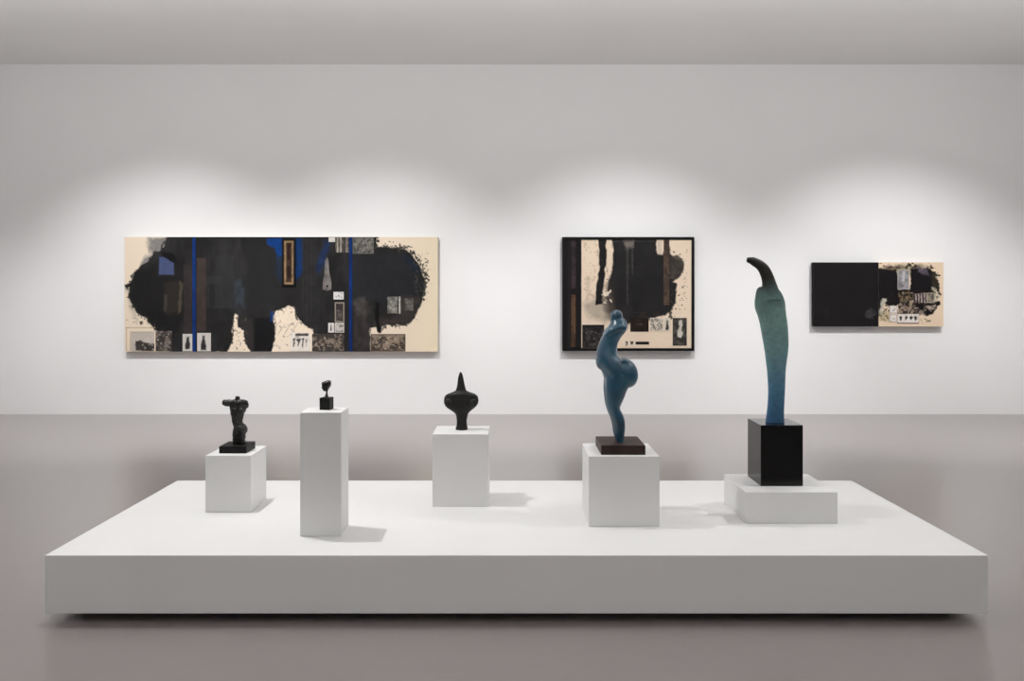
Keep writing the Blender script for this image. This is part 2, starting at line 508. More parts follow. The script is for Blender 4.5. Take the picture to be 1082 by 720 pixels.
s5 = thing('hooked_sculpture', 'tall blue-green bronze with curved dark horn on glossy black block', 'sculpture', (1.455, 4.66, .470))
o = box('stone_block', (-.1125, .1125, -.116, .134, 0, .325), M_BLACKGLOSS, s5, .0015)
o['label'] = 'glossy black stone block'
S = 192.6*3.789
P = prof(S, 148, 690)
rows = []
ox5 = (819.1-538)/900*4.66-1.455
for y, l, r_, d in ((694, 109, 184, .62), (670, 112, 183, .62), (640, 116, 183, .60), (600, 119, 185, .58), (560, 120, 187, .56), (520, 118, 188, .54), (480, 115, 190, .50),
                    (440, 110, 195, .48), (400, 105, 200, .46), (360, 98, 201, .46), (320, 91, 199, .46), (290, 85, 196, .46), (265, 78, 192, .46),
                    (240, 69, 189, .46), (215, 66, 187, .46), (195, 68, 182, .45), (175, 71, 173, .42), (160, 75, 162, .38), (150, 84, 150, .30)):
    (xl, z), (xr, _) = P(l, y), P(r_, y)
    rows.append((z+.325, ox5+(xl+xr)/2, 0, (xr-xl)/2, (xr-xl)/2*d))
bm = bmesh.new()
loft(bm, rows, 90, 36, 2.25)
# horn: measured on the 12.42x close-up, origin (785, 262)
H = lambda x, y: (ox5+(785+x/12.42-819.05)/192.6, .325+(262-y/12.42-262+180.1)/192.6)
tub = []
for (ux, uy), (lx, ly) in (((530, 640), (190, 640)), ((478, 530), (232, 530)), ((440, 440), (250, 430)), ((405, 340), (240, 350)), ((355, 235), (205, 260)), ((280, 155), (160, 205)), ((180, 95), (100, 175)), ((110, 85), (65, 152)), ((62, 82), (42, 145))):
    a, c = H(ux, uy), H(lx, ly)
    rad = math.hypot(a[0]-c[0], a[1]-c[1])/2
    tub.append(((a[0]+c[0])/2, 0, (a[1]+c[1])/2, rad, max(rad*.6, .013)))
tube(bm, tub, 40, 24)
o = link('hooked_form', mesh_from_bm('hooked_form', bm, True), M_PATINA, s5)
fuse(o, .0032, 3); bake(o)

# ------------------------------------------------------------------ paintings
PXM = 900/10.46                 # picture units per metre on the painted faces
CREAM = (226, 210, 190)
BLACK = (33, 32, 32)
def painting(name, label, cx, bottom):
    return thing(name, label, 'painting', ((cx-HX)/PXM, WALL_Y, EYE-(bottom-HY)/PXM))

# ---- 1: wide canvas
x0, y0, x1, y1 = 131.4, 250.6, 462.5, 371.8
org = (297, y1)
t1 = painting('wide_painting', 'widest painting, black cloud forms on cream with two thin blue stripes', *org)
def paint1(u, v):
    p = Paint(u, v, CREAM)
    p.put(fbm(u, v, 40, 7)*.35, (214, 196, 172))
    p.put(np.clip((u-420)/60, 0, .6), (222, 207, 178))
    # grey washes round the big form
    p.poly([(157, 251), (186, 250), (190, 270), (168, 280), (150, 288), (144, 292), (150, 276), (158, 268)], (112, 112, 112), 2.5, 5, 9, 4, .9, jitter=.5, seed=3)
    p.poly([(134, 305), (138, 330), (145, 338), (142, 300)], (138, 136, 120), 3, 3, 6, 6, .6)
    big = [(176, 249), (400, 249), (397, 262), (410, 261), (424, 263), (434, 268), (442, 277), (447, 288), (449.8, 299), (448, 308), (446, 318), (443, 327), (438, 336), (431, 342), (423, 345), (412, 343.5),
           (404, 346), (403, 352), (400.5, 353), (397, 346.5), (391, 347), (391, 373), (333, 373), (331, 348), (322, 345), (314, 337), (311, 325), (306, 323), (296, 328),
           (288, 330), (291, 345), (290, 358), (286, 373), (266, 373), (259, 362), (257, 349), (252, 345), (251, 334), (249, 330), (247, 332), (246, 350), (245, 361), (240, 373), (180, 373),
           (166, 352), (160, 342), (152, 336), (145, 331), (140, 323), (136.5, 315), (135.5, 305), (138, 296), (142, 288), (149, 282), (157, 277), (163, 267), (172, 262)]
    p.poly(big, BLACK, .6, 2.2, 7, 11, 1, jitter=.35, seed=21, jscale=14)
    p.put((sdf_poly(u, v, big) < -1)*np.clip((fbm(u, v*.35, 9, 31)-.45)*3, 0, 1)*.5, (52, 51, 52))
    p.poly([(131, 301), (138, 299), (139, 303), (134, 306)], (26, 24, 24), 1, 1.5, 4, 2)
    p.halo(big, (38, 38, 36), 9, 2.2, .44, 61, .06, .95, (395, 252, 462, 318))
    p.halo(big, (70, 74, 66), 6, 3.0, .50, 62, .10, .6, (395, 252, 462, 318))
    p.halo(big, (46, 45, 44), 4, 2.4, .45, 63, .06, .9, (131, 250, 180, 350))
    p.halo(big, (52, 48, 44), 4, 2.0, .48, 64, .06, .9, (395, 318, 450, 350))
    p.halo(big, (60, 54, 50), 3, 2.0, .46, 65, .06, .9, (240, 320, 330, 371))
    # deep blacks on the left and right
    p.poly([(142, 292), (166, 276), (168, 292), (200, 292), (205, 330), (185, 350), (166, 345), (150, 333), (137, 316)], (25, 24, 25), 3, 4, 12, 5, .8)
    p.poly([(374, 268), (425, 268), (440, 282), (447, 300), (436, 318), (374, 316)], (36, 36, 40), 3, 3, 9, 8, .8, jitter=.2)
    # tone panels within the dark field
    p.rect(207.5, 273, 217.5, 350, (62, 52, 48), .6, .8, .8, jitter=.3)
    p.rect(194, 280, 203, 352, (52, 47, 45), .8, .8, .7, jitter=.3)
    p.rect(219, 292, 235, 325, (44, 44, 45), 1, 1, .9)
    p.rect(221, 300, 234, 324, (32, 32, 33), .8, .6, .9)
    p.rect(227, 270, 247, 326, (50, 50, 51), 1.2, 1, .5)
    p.poly([(247, 297), (254, 295), (258, 308), (258, 326), (253, 320), (248, 325)], (50, 58, 66), 1.6, 2, 6, 9, .7, jitter=.4)
    p.rect(261, 252, 293, 322, (34, 34, 35), 1.2, 1, .8)
    p.poly([(173, 300), (190, 296), (192, 330), (175, 332)], (47, 42, 38), 2, 2, 9, 12, .7)
    p.poly([(190, 298), (193, 300), (191, 330), (188, 332)], (92, 84, 68), 1, 1.5, 5, 3, .5)
    p.poly([(174, 312), (176, 312), (176, 330), (173, 330)], (84, 80, 70), 1, 1.5, 5, 5, .4)
    p.poly([(269, 336), (286, 335), (289, 350), (287, 371), (269, 371)], (20, 19, 21), .8, 1, 6, 6, 1)
    p.poly([(256, 340), (266, 336), (268, 372), (262, 368)], (46, 42, 42), 1, 1, 6, 7, .8)
    p.poly([(319, 256), (335, 252), (338, 340), (322, 340), (318, 320)], (42, 41, 42), 1.6, 2, 7, 14, .8, jitter=.3)
    for xx in (322, 326, 330.5, 334): p.rect(xx, 258, xx+1, 335, (27, 26, 27), .6, .8, .7)
    # blue passages
    p.poly([(168, 271.5), (174, 272), (183.5, 278), (183.5, 290.5), (168, 290.5)], (68, 78, 112), .5, .5, 6, 2, 1, jitter=.15)
    p.poly([(170, 266), (184, 268), (188, 280), (183, 277), (172, 271)], (18, 18, 22), 1, 1, 5, 3)
    p.poly([(281, 252), (299, 251), (299, 275), (296, 268), (293, 274), (291, 262), (282, 258)], (10, 56, 118), .8, 2.4, 5, 8, .95, jitter=.4)
    p.poly([(293, 270), (299, 275), (298, 300), (294, 298), (292, 285)], (28, 44, 62), 2, 2, 6, 9, .8, jitter=.3)
    p.poly([(312, 252), (319, 251), (319, 290), (312, 298)], (10, 46, 92), 1.4, 1.2, 5, 3, .9, jitter=.4)
    p.poly([(342, 252), (349, 256), (348, 266), (341, 280), (338, 292), (335, 288), (336, 274), (341, 264)], (24, 42, 76), 1.6, 2.5, 5, 15, .85, jitter=.5)
    p.poly([(286, 328), (290, 330), (288, 341), (285, 340)], (18, 44, 92), 1, 1.2, 4, 5, .9)
    p.poly([(425, 268), (436, 275), (442, 288), (436, 284), (428, 274)], (22, 34, 56), 2, 2, 5, 6, .7)
    # lower right browns and the pendant drip
    p.poly([(373, 318), (391, 316), (392, 372), (373, 372)], (52, 47, 46), 1.4, 1.5, 6, 4, .8, jitter=.6, seed=12, jscale=5)
    p.poly([(424, 314), (444, 316), (438, 332), (430, 342), (410, 342), (396, 345), (396, 336), (420, 334)], (64, 57, 54), 2.4, 2.2, 6, 14, .7, jitter=.6, seed=15)
    p.poly([(397, 320), (400, 320), (401, 345), (403, 350), (399, 350), (396, 338)], (16, 15, 15), .7, 1, 4, 5)
    p.poly([(374, 315), (386, 313), (387, 332), (376, 334)], (84, 80, 76), 2, 3, 5, 6, .45, jitter=.7)
    # pale notches, scratched
    for (a, b2, c2, d2, sd) in ((244, 333, 266, 371, 41), (289, 324, 315, 371, 42)):
        p.speck(a, b2, c2, d2, (80, 72, 64), 2.0, .70, sd, .05, .7, 2)
    for k in range(9):
        rx, ry = 291+k*2.4, 340+(k*7 % 11)
        p.poly([(rx, ry+6), (rx+5, ry-1), (rx+5.4, ry-.6), (rx+.5, ry+6.4)], (128, 116, 102), .3, .3, 3, k, .6)
    # spatter
    p.speck(432, 262, 458, 314, (64, 66, 58), 1.9, .62, 51, .06, .8, 14)
    p.speck(400, 257, 440, 268, (52, 50, 46), 2.6, .60, 52, .05, .85, 8)
    p.speck(132, 330, 166, 346, (70, 62, 54), 2.4, .74, 53, .05, .9, 3)
    p.speck(405, 343, 430, 349, (60, 54, 50), 2.2, .62, 54, .05, .8, 4)
    p.poly([(147.5, 340), (151, 339.5), (150.5, 343), (148.5, 343.5)], (60, 52, 46), .6, 1.2, 2, 4)
    # thin drawn line round the lower left print
    for q in ((133, 346, 164, 347), (133, 346, 134, 371), (137, 350, 138, 371)): p.rect(*q, (168, 148, 124), .4, .2, .8)
    # dark painted top edge
    p.rect(176, 249, 400, 251.8, (20, 20, 21), .5, .3)
    return p.c
painted_board('canvas', x0, y0, x1, y1, paint1, PXM, org, .082, .088, M_CANVAS, t1, 2.2, edge=(205, 190, 168))
R = dict(sx=PXM, org=org, depth=.006, front=.0925, mat=M_PAPER, parent=t1, res=3.0)
def scrap(x0, y0, x1, y1, fn, label, name='collage_print', **k):
    return painted_board(name, x0, y0, x1, y1, fn, label=label, **{**R, **k})
def figure(cx, y0, y1, w, col=(46, 42, 42)):
    def f(p):
        h = y1-y0
        p.poly([(cx-w*.35, y0+h*.05), (cx+w*.35, y0+h*.05), (cx+w*.45, y0+h*.35), (cx+w*.7, y0+h*.6), (cx+w*.8, y1), (cx-w*.8, y1), (cx-w*.7, y0+h*.6), (cx-w*.45, y0+h*.35)], col, .6, .8, 3, 7, 1, jitter=.5, jscale=3)
    return f
def strokes(seed, x0, y0, x1, y1, n, col=(40, 38, 38), s=1.6):
    rnd = random.Random(seed)
    def f(p):
        for k in range(n):
            x, y = rnd.uniform(x0, x1), rnd.uniform(y0, y1)
            w, h = rnd.uniform(.4, s), rnd.uniform(.4, s)
            p.poly([(x-w, y-h*.5), (x+w*.3, y-h), (x+w, y+h*.4), (x-w*.2, y+h)], col, .4, .5, 2, seed+k, .9)
    return f
def landscape(p):
    p.rect(136, 350, 164, 371, (176, 166, 154), .5, .3)
    p.rect(139, 352, 164, 371, (186, 176, 166), .5, .5, 1, jitter=.15)
    p.poly([(143, 360), (150, 361), (156, 363), (164, 364), (164, 371), (143, 371)], (58, 54, 52), .6, 1.6, 4, 8, 1, jitter=.7, jscale=3)
    p.speck(143, 362, 164, 371, (176, 168, 156), 2.4, .64, 9, .06, .8, 2)
scrap(138.5, 350.5, 163, 371.2, mottled_print(5, (186, 176, 164), (150, 140, 130), 6, .75, None, landscape), 'faded landscape print')
scrap(164.5, 350, 181.5, 371.2, mottled_print(6, (118, 108, 102), (46, 42, 41), 5, .46, None, strokes(4, 166, 352, 180, 370, 10, (150, 142, 134), 1.2)), 'dark grey mottled print')
scrap(193, 353, 204, 371.4, mottled_print(7, (192, 188, 182), (120, 116, 112), 4, .7, None, figure(198.5, 355, 369, 3.6)), 'pale print of a dark figure')
scrap(208.4, 352, 222.8, 371.4, mottled_print(8, (192, 186, 180), (132, 124, 120), 4, .68, None, figure(215.2, 354, 370, 3.6)), 'pale print of a dark figure')
def inscription(p):
    p.rect(312, 352.5, 326, 355.5, (66, 60, 58), .6, .7)
    for k, (x, w) in enumerate(((310.5, 2), (315, 3), (319.5, 2.2), (323.5, 1.4))):
        p.poly([(x-w*.5, 358+k % 2), (x+w, 357.5), (x+w*.7, 360), (x+w*.2, 366.5), (x-w*.3, 366), (x-w*.1, 361)], (52, 48, 48), .6, 1, 3, k+3, .95)
scrap(306.8, 351.6, 328, 371.2, mottled_print(9, (216, 208, 198), (176, 168, 160), 4, .62, None, inscription), 'white print with black brush marks')
scrap(329.8, 353, 363.4, 371.4, mottled_print(10, (128, 114, 102), (42, 38, 36), 5, .44, None, strokes(8, 331, 355, 362, 370, 26, (160, 148, 134), .9)), 'brown and black speckled print')
scrap(352.4, 308.6, 363.2, 316.6, mottled_print(11, (206, 204, 202), (150, 148, 146), 4, .7, None, strokes(11, 355, 310.5, 361, 314.5, 5, (70, 68, 70), 1)), 'small white printed card')
scrap(353.8, 319.6, 363.8, 340.6, mottled_print(12, (84, 76, 72), (40, 37, 37), 4, .45, (1.1, (146, 136, 126)), strokes(12, 356, 322, 362, 338, 8, (110, 102, 96), .8)), 'dark print with pale margin')
scrap(346.8, 341.4, 353, 351.6, mottled_print(13, (206, 202, 196), (150, 144, 138), 3, .7, None, figure(349.8, 342.8, 350, 1.4)), 'small white print with dark mark')
scrap(353.8, 341.4, 363.6, 351.6, mottled_print(14, (186, 180, 172), (96, 90, 86), 3, .55, (.6, (206, 200, 192)), None), 'grey speckled print')
scrap(347.4, 251.0, 354, 255.8, mottled_print(15, (206, 202, 194), (150, 146, 140), 3, .66), 'tiny white label')
def stripes(p):
    for x, w, c in ((356, 1.4, (176, 168, 156)), (359.6, 1, (184, 176, 164)), (362.6, 2.4, (52, 50, 48)), (366, 1, (130, 124, 114))):
        p.rect(x, 251, x+w, 267, c, .5, .6, .9, jitter=.4)
scrap(354.4, 251.0, 368.6, 267, mottled_print(16, (104, 98, 90), (58, 54, 52), 4, .5, None, stripes), 'striped grey print')
scrap(372.6, 251.0, 395, 268.4, mottled_print(17, (112, 108, 102), (60, 58, 57), 5, .48, (.9, (96, 94, 88)), strokes(17, 376, 254, 392, 265, 16, (142, 138, 130), 1)), 'grey portrait-like smudged print')
scrap(409.4, 313.6, 420.2, 331.4, mottled_print(18, (132, 130, 122), (84, 82, 78), 4, .5, None, strokes(18, 411, 316, 419, 330, 9, (168, 166, 156), 1)), 'grey-green faded print')
scrap(421.4, 313.4, 423.2, 331.6, mottled_print(19, (190, 186, 178), (150, 146, 138), 3, .6), 'thin pale strip', name='paper_strip')
scrap(427.6, 315.4, 436.8, 328.6, mottled_print(20, (96, 92, 86), (58, 55, 53), 4, .5, None, strokes(20, 429, 317, 436, 327, 6, (120, 116, 108), 1)), 'dim grey print')
scrap(392, 353.2, 428.4, 371.4, mottled_print(21, (138, 122, 106), (50, 44, 41), 6, .47, (1.0, (78, 66, 58)), strokes(21, 395, 356, 425, 369, 24, (186, 170, 150), .9)), 'brown speckled print in dark margin')
# two blue stripes, standing slightly proud of the canvas
for xs in ((203.4, 206.9), (368.9, 372.2)):
    box('blue_strip', ((xs[0]-org[0])/PXM, (xs[1]-org[0])/PXM, -.097, -.0885, 0.0, (y1-y0)/PXM), M_BLUEBATTEN, t1, .001)['label'] = 'thin vertical blue strip'
# upright box-framed insert
bm = bmesh.new()
def frame_bars(bm, ax, ay, bx, by, w, yb, yf, org=org):
    X = lambda q: (q-org[0])/PXM
    Z = lambda q: (org[1]-q)/PXM
    for a, b_, c_, d_ in ((ax, ay, bx, ay+w), (ax, by-w, bx, by), (ax, ay+w, ax+w, by-w), (bx-w, ay+w, bx, by-w)):
        add_box(bm, X(a), X(c_), -yf, -yb, Z(d_), Z(b_))
frame_bars(bm, 298.2, 252.4, 312.4, 302.6, 1.9, .0885, .108)
fr = link('insert_frame', mesh_from_bm('insert_frame', bm), M_FRAME, t1)
fr['label'] = 'narrow black upright frame'
def ins(p):
    p.rect(302.4, 256.6, 308.4, 298.4, (62, 46, 36), .4, .4, 1, jitter=.7, jscale=4)
    p.poly([(304, 258), (307.6, 258), (306.6, 266), (307.4, 273), (304.6, 276), (303.6, 268)], (36, 18, 16), .6, 1, 4, 4)
    p.poly([(304, 282), (307, 281), (307.6, 292), (305.6, 296), (303.6, 292)], (34, 18, 17), .6, 1, 4, 7)
scrap(300.1, 254.3, 310.5, 300.7, mottled_print(22, (142, 116, 84), (118, 94, 68), 5, .55, None, ins), 'tan panel with dark red figures', name='insert_panel', parent=fr, front=.096)
# spatula-shaped grey insert
ol = [(343.6, 275.5), (345.8, 272), (347.2, 275.5), (348, 288), (350.4, 298), (350, 306.5), (345.4, 307.6), (341, 306), (341.4, 297), (343, 288)]
bm = bmesh.new()
X = lambda q: (q-org[0])/PXM
Z = lambda q: (org[1]-q)/PXM
fa = [bm.verts.new((X(a), -.0885, Z(b_))) for a, b_ in ol]
ff = [bm.verts.new((X(a), -.100, Z(b_))) for a, b_ in ol]
bm.faces.new(fa); bm.faces.new(list(reversed(ff)))
for i in range(len(ol)):
    j = (i+1) % len(ol)
    bm.faces.new((fa[i], ff[i], ff[j], fa[j]))
M_TOOL = mottled('worn_grey_wood', lin(70, 66, 66), lin(120, 114, 110), 9, .6, .2, 30)
link('paddle_insert', mesh_from_bm('paddle_insert', bm), M_TOOL, t1)['label'] = 'grey paddle-shaped insert'
bm = bmesh.new(); bmesh.ops.create_cone(bm, cap_ends=True, segments=16, radius1=.014, radius2=.012, depth=.008)
for v in bm.verts: v.co = (v.co.x+X(346), -.102-v.co.z, v.co.y+Z(302.5))
link('dark_boss', mesh_from_bm('dark_boss', bm), M_FRAME, t1)['label'] = 'dark round boss'

# ---- 2: framed painting
org = (664, 371.0)
t2 = painting('framed_painting', 'square painting in thin black frame, black column on cream', *org)
fx0, fy0, fx1, fy1 = 594.4, 250.6, 733.5, 371.0
bm = bmesh.new()
frame_bars(bm, fx0, fy0, fx1, fy1, 2.9, .006, .102, org)
link('picture_frame', mesh_from_bm('picture_frame', bm), M_FRAME, t2)['label'] = 'thin black frame'
def paint2(u, v):
    p = Paint(u, v, (222, 203, 181))
    p.put(fbm(u, v, 30, 3)*.4, (206, 186, 164))
    # grey breath at lower left
    p.poly([(617, 322), (634, 312), (648, 318), (652, 334), (640, 342), (622, 338)], (148, 138, 124), 4, 4, 9, 5, .75, jitter=.3)
    p.rect(619, 292, 623, 318, (190, 172, 152), 1, 1.5, .7)
    # dark left strip with inlays
    p.rect(596, 252, 614.4, 370, (24, 22, 23), .4, .2)
    p.rect(600, 252, 603, 370, (34, 31, 32), .6, .4, .7)
    # main black column
    p.poly([(646, 252), (694, 252), (694, 268), (700, 270), (707, 252), (708, 268), (713, 272), (722, 276), (723, 284), (718, 294), (710, 298), (715, 300), (714, 320), (708, 330),
            (700, 333), (690, 337), (668, 338), (662, 345), (650, 343), (645, 330), (641, 316), (642, 300), (646, 290), (648, 272)], (33, 32, 33), .8, 1.8, 6, 8, 1, jitter=.3, jscale=12)
    p.speck(640, 255, 648, 330, (60, 52, 48), 1.8, .60, 71, .08, .7, 2)
    p.speck(706, 262, 728, 330, (60, 54, 48), 1.9, .66, 72, .06, .8, 5)
    p.speck(616, 255, 640, 320, (170, 150, 128), 2.4, .62, 73, .08, .6, 3)
    p.poly([(645, 324), (668, 326), (662, 348), (648, 346), (643, 336)], (44, 41, 42), 3, 4, 7, 4, .7)
    p.poly([(641, 300), (650, 296), (650, 336), (640, 330), (638, 314)], (46, 40, 38), 3, 3, 7, 5, .7)
    p.poly([(708, 271), (716, 270), (723, 276), (722, 288), (715, 296), (708, 294)], (66, 60, 55), .8, 1.2, 5, 9, .95, jitter=.6, jscale=3)
    for k in range(5): p.rect(709+k*2.3, 274, 710+k*2.3, 292, (44, 40, 38), .5, .6, .6)
    # narrow black ribbon
    p.poly([(632.5, 252), (640.5, 252), (641, 275), (638.5, 292), (637, 310), (636.5, 322), (629.4, 322.6), (630.6, 300), (633, 285)], (30, 28, 28), .6, 1.4, 5, 6, 1, jitter=.3)
    p.poly([(636, 318), (646, 308), (650, 330), (640, 334)], (80, 72, 66), 2, 3, 4, 6, .6)
    p.speck(634, 304, 648, 322, (222, 208, 188), 3, .55, 9, .08, .9, 4)
    p.poly([(641, 253), (645.6, 254), (647, 275), (643, 288), (641.5, 280)], (216, 198, 176), .8, 1.2, 5, 5, .95)
    # worn seam down the column
    p.rect(662, 253, 664, 322, (66, 62, 60), .7, .6, .75, jitter=.6, jscale=3)
    p.rect(667.5, 253, 668.8, 290, (84, 80, 78), .6, .6, .6, jitter=.6, jscale=3)
    p.poly([(658, 252), (671, 252), (669, 262), (661, 262)], (120, 112, 106), 1.4, 3, 3, 5, .6, jitter=.6)
    p.rect(648, 254.5, 692, 255.6, (60, 58, 57), .4, .3, .7)
    p.poly([(694.4, 254), (700, 254), (699.6, 269), (694.8, 269)], (200, 184, 166), .6, .8, 4, 3, .95, jitter=.3)
    # frayed lower edge
    p.speck(668, 328, 712, 340, (46, 40, 36), 3, .50, 31, .08, .9, 5)
    p.speck(708, 300, 730, 345, (70, 60, 52), 2.2, .76, 32, .04, .8, 4)
    return p.c
R.update(org=org, parent=t2, front=.0945)
painted_board('canvas', fx0+2.6, fy0+2.6, fx1-2.6, fy1-2.6, paint2, PXM, org, .082, .090, M_CANVAS, t2, 2.4)
scrap(603.6, 254.2, 608.4, 305.4, mottled_print(31, (56, 45, 50), (34, 28, 32), 6, .5), 'dark purple-brown upright strip', name='wood_strip', mat=M_PAPER)
scrap(603.6, 311.6, 608.2, 367, mottled_print(32, (84, 62, 46), (58, 42, 33), 6, .52), 'brown upright strip', name='wood_strip')
scrap(701.2, 253.6, 707.2, 322.6, mottled_print(33, (80, 65, 55), (58, 47, 41), 7, .5), 'long brown upright strip', name='wood_strip')
scrap(615.2, 343.4, 638.4, 367.8, mottled_print(34, (60, 57, 55), (25, 23, 24), 5, .40, None, strokes(34, 618, 346, 636, 366, 22, (104, 98, 92), .6)), 'blackish speckled print')
scrap(666, 336.2, 685.4, 350.6, mottled_print(35, (38, 28, 24), (23, 18, 17), 7, .5, (1, (24, 18, 16)), strokes(35, 671, 342, 681, 343, 4, (84, 72, 62), .9)), 'black-brown panel')
scrap(686.8, 336, 700.6, 350.2, mottled_print(36, (198, 188, 174), (112, 104, 96), 3, .55, (.6, (206, 196, 182)), strokes(36, 689, 338, 699, 348, 8, (82, 76, 70), 1)), 'pale print of grey figures')
scrap(701.2, 336, 708.4, 350.2, mottled_print(37, (206, 196, 180), (140, 130, 118), 3, .66, None, figure(705, 338, 349, 2)), 'pale print of one dark figure')
def white_nude(p):
    p.poly([(717, 339), (720, 338), (721.4, 343), (720, 349), (722, 352), (719.4, 357), (716, 356), (715.4, 350), (717.4, 345)], (184, 178, 168), .7, 1, 3, 6, .95, jitter=.3)
scrap(710.8, 336.2, 725.6, 365.4, mottled_print(38, (80, 75, 70), (42, 39, 38), 5, .45, (.7, (58, 52, 48)), white_nude), 'dark print with white standing form')
bar = scrap(671.6, 361.2, 685.8, 364.2, mottled_print(39, (38, 33, 30), (28, 25, 24), 4, .5), 'small black label bar', name='paper_label')
def marks(p):
    p.poly([(660.6, 361), (662.6, 360.6), (663.4, 363), (662.6, 365.4), (660.8, 365.4), (661.6, 363)], (64, 56, 48), .4, .5, 2, 3)
    p.poly([(666, 360.8), (669.6, 360.8), (669, 363.2), (667.8, 365), (666.4, 363.4)], (50, 44, 40), .4, .5, 2, 4)
scrap(658.4, 359.6, 671, 366.4, mottled_print(40, (218, 202, 182), (200, 184, 164), 5, .6, None, marks), 'pale label with two dark marks', name='paper_label')

# ---- 3: half black diptych
org = (928.4, 345.2)
t3 = painting('small_painting', 'smallest painting, left half solid black and right half collaged cream', *org)
R.update(org=org, parent=t3, front=.0925)
def paint3a(u, v):
    p = Paint(u, v, (24, 22, 24))
    p.put(np.clip((fbm(u, v, 12, 3)-.4)*2, 0, 1)*.5, (31, 28, 30))
    p.poly([(914, 328), (920, 325), (925, 331), (922, 337), (916, 336)], (62, 62, 62), 1.2, 3, 2.6, 5, .75, jitter=.6, jscale=2)
    p.poly([(872, 330), (875, 326), (876, 334), (872, 338)], (40, 40, 40), 1.6, 2, 3, 6, .6)
    return p.c
painted_board('canvas', 860, 277.4, 928.2, 345.2, paint3a, PXM, org, .082, .088, M_CANVAS, t3, 2.2, edge=(30, 28, 29), label='solid black canvas')
def paint3b(u, v):
    p = Paint(u, v, (224, 202, 176))
    p.put(fbm(u, v, 18, 5)*.4, (208, 184, 158))
    p.poly([(936, 283), (960, 279), (982, 282), (986, 290), (940, 290)], (124, 116, 90), 1.4, 3, 4, 8, .8, jitter=.6)
    p.poly([(927, 284), (948, 284), (950, 306), (962, 306), (963, 284), (980, 284), (986, 290), (988, 305), (982, 310), (966, 310), (962, 318), (952, 318), (947, 324), (938, 324), (934, 318), (932, 326), (930, 332), (927, 332)],
           (23, 20, 23), .6, 2, 5, 4, 1)
    blk = [(927, 283), (984, 283), (989, 292), (989, 306), (980, 311), (963, 318), (945, 325), (927, 333)]
    p.halo(blk, (34, 28, 28), 6, 2.4, .42, 81, .07, .95)
    p.halo(blk, (84, 74, 70), 7, 2.0, .54, 82, .07, .7)
    p.poly([(982, 284), (988, 290), (992, 300), (994, 311), (992, 311), (987, 302), (984, 294)], (34, 30, 26), .7, 2.6, 4, 9)
    p.speck(984, 286, 994, 316, (44, 42, 30), 2.6, .47, 14, .06, .95, 4)
    p.poly([(971, 282), (981, 285), (982, 292), (976, 290), (970, 287)], (104, 94, 106), 1.2, 2, 3, 6, .7, jitter=.5)
    p.poly([(984, 302), (990, 308), (993, 313), (990, 320), (984, 322)], (196, 186, 164), 1, 2, 4, 7, .8, jitter=.3)
    p.poly([(950, 309), (962, 308), (963, 318), (957, 321), (951, 318)], (122, 104, 76), .8, 2, 3, 8, .9, jitter=.8, jscale=2.4)
    p.speck(949, 307, 964, 322, (34, 28, 24), 2.2, .52, 15, .06, .9, 2)
    p.poly([(951, 321), (966, 318), (974, 326), (974, 333), (949, 332)], (146, 128, 112), .8, 1.6, 4, 12, 1, jitter=.4)
    p.speck(948, 319, 976, 334, (44, 38, 34), 2.2, .50, 16, .06, .95, 2)
    p.poly([(966, 318), (993, 319), (994, 322), (982, 324), (988, 327), (986, 332), (976, 334), (970, 328)], (24, 20, 20), .6, 2, 4, 13, 1)
    p.poly([(979, 324), (989, 323), (987, 327), (981, 328)], (178, 162, 148), .7, 1.2, 3, 5, .95)
    p.poly([(971, 328), (976, 327), (977, 332), (972, 333)], (132, 120, 110), .8, 1.2, 3, 6, .8)
    p.poly([(932, 316), (937, 315), (936, 319), (933, 324), (932, 329), (936, 331), (933, 335), (929, 330)], (190, 184, 170), .8, 1.4, 3, 7, .9, jitter=.3)
    p.poly([(929, 330), (940, 330), (941, 341), (930, 338)], (150, 136, 98), 1.6, 2.4, 4, 8, .6, jitter=.5)
    p.speck(928, 330, 940, 342, (64, 56, 44), 2.4, .62, 18, .06, .8, 3)
    p.speck(932, 306, 992, 330, (30, 24, 25), 2.6, .56, 83, .06, .9, 3)
    p.speck(950, 308, 990, 330, (150, 136, 124), 1.8, .66, 84, .06, .8, 3)
    for k, (a, b_, c_, d_) in enumerate(((930, 335, 936, 339), (976, 336, 983, 340), (978, 340, 984, 338), (973, 337, 975, 342))):
        p.poly([(a, b_), (c_, d_), (c_, d_+.7), (a, b_+.7)], (80, 68, 54), .4, .5, 2, k)
    p.poly([(932, 284), (940, 280), (948, 282), (944, 286)], (88, 72, 62), 1.4, 2, 3, 17, .6)
    return p.c
painted_board('canvas', 928.5, 277.4, 996.9, 345.2, paint3b, PXM, org, .082, .088, M_CANVAS, t3, 3.0, edge=(214, 194, 172), label='cream canvas with black collage')
def ghost(p):
    p.poly([(953, 287), (956, 286), (956.6, 291), (955.4, 297), (953.8, 297), (953, 292)], (190, 188, 188), .8, 1.2, 3, 6, .8)
scrap(948.4, 285.6, 960.6, 306, mottled_print(51, (148, 146, 148), (112, 110, 112), 4, .52, (.7, (166, 164, 164)), ghost), 'silvery grey upright print')
def bars(p):
    for k, x in enumerate((967, 970, 972.8, 976, 978.4)):
        p.poly([(x, 310), (x+.9, 310), (x+1.6, 320), (x+.6, 320)], (176, 162, 158), .4, .7, 2, k, .9)
scrap(965.4, 310.4, 979.4, 320.2, mottled_print(52, (78, 64, 62), (38, 30, 30), 3, .48, None, bars), 'dark striped print')
scrap(979.8, 309.6, 987.4, 320.2, mottled_print(53, (146, 138, 122), (82, 76, 66), 3, .5, (.5, (170, 160, 142)), strokes(53, 982, 312, 986, 319, 5, (60, 54, 48), .8)), 'grey-brown print with margin')
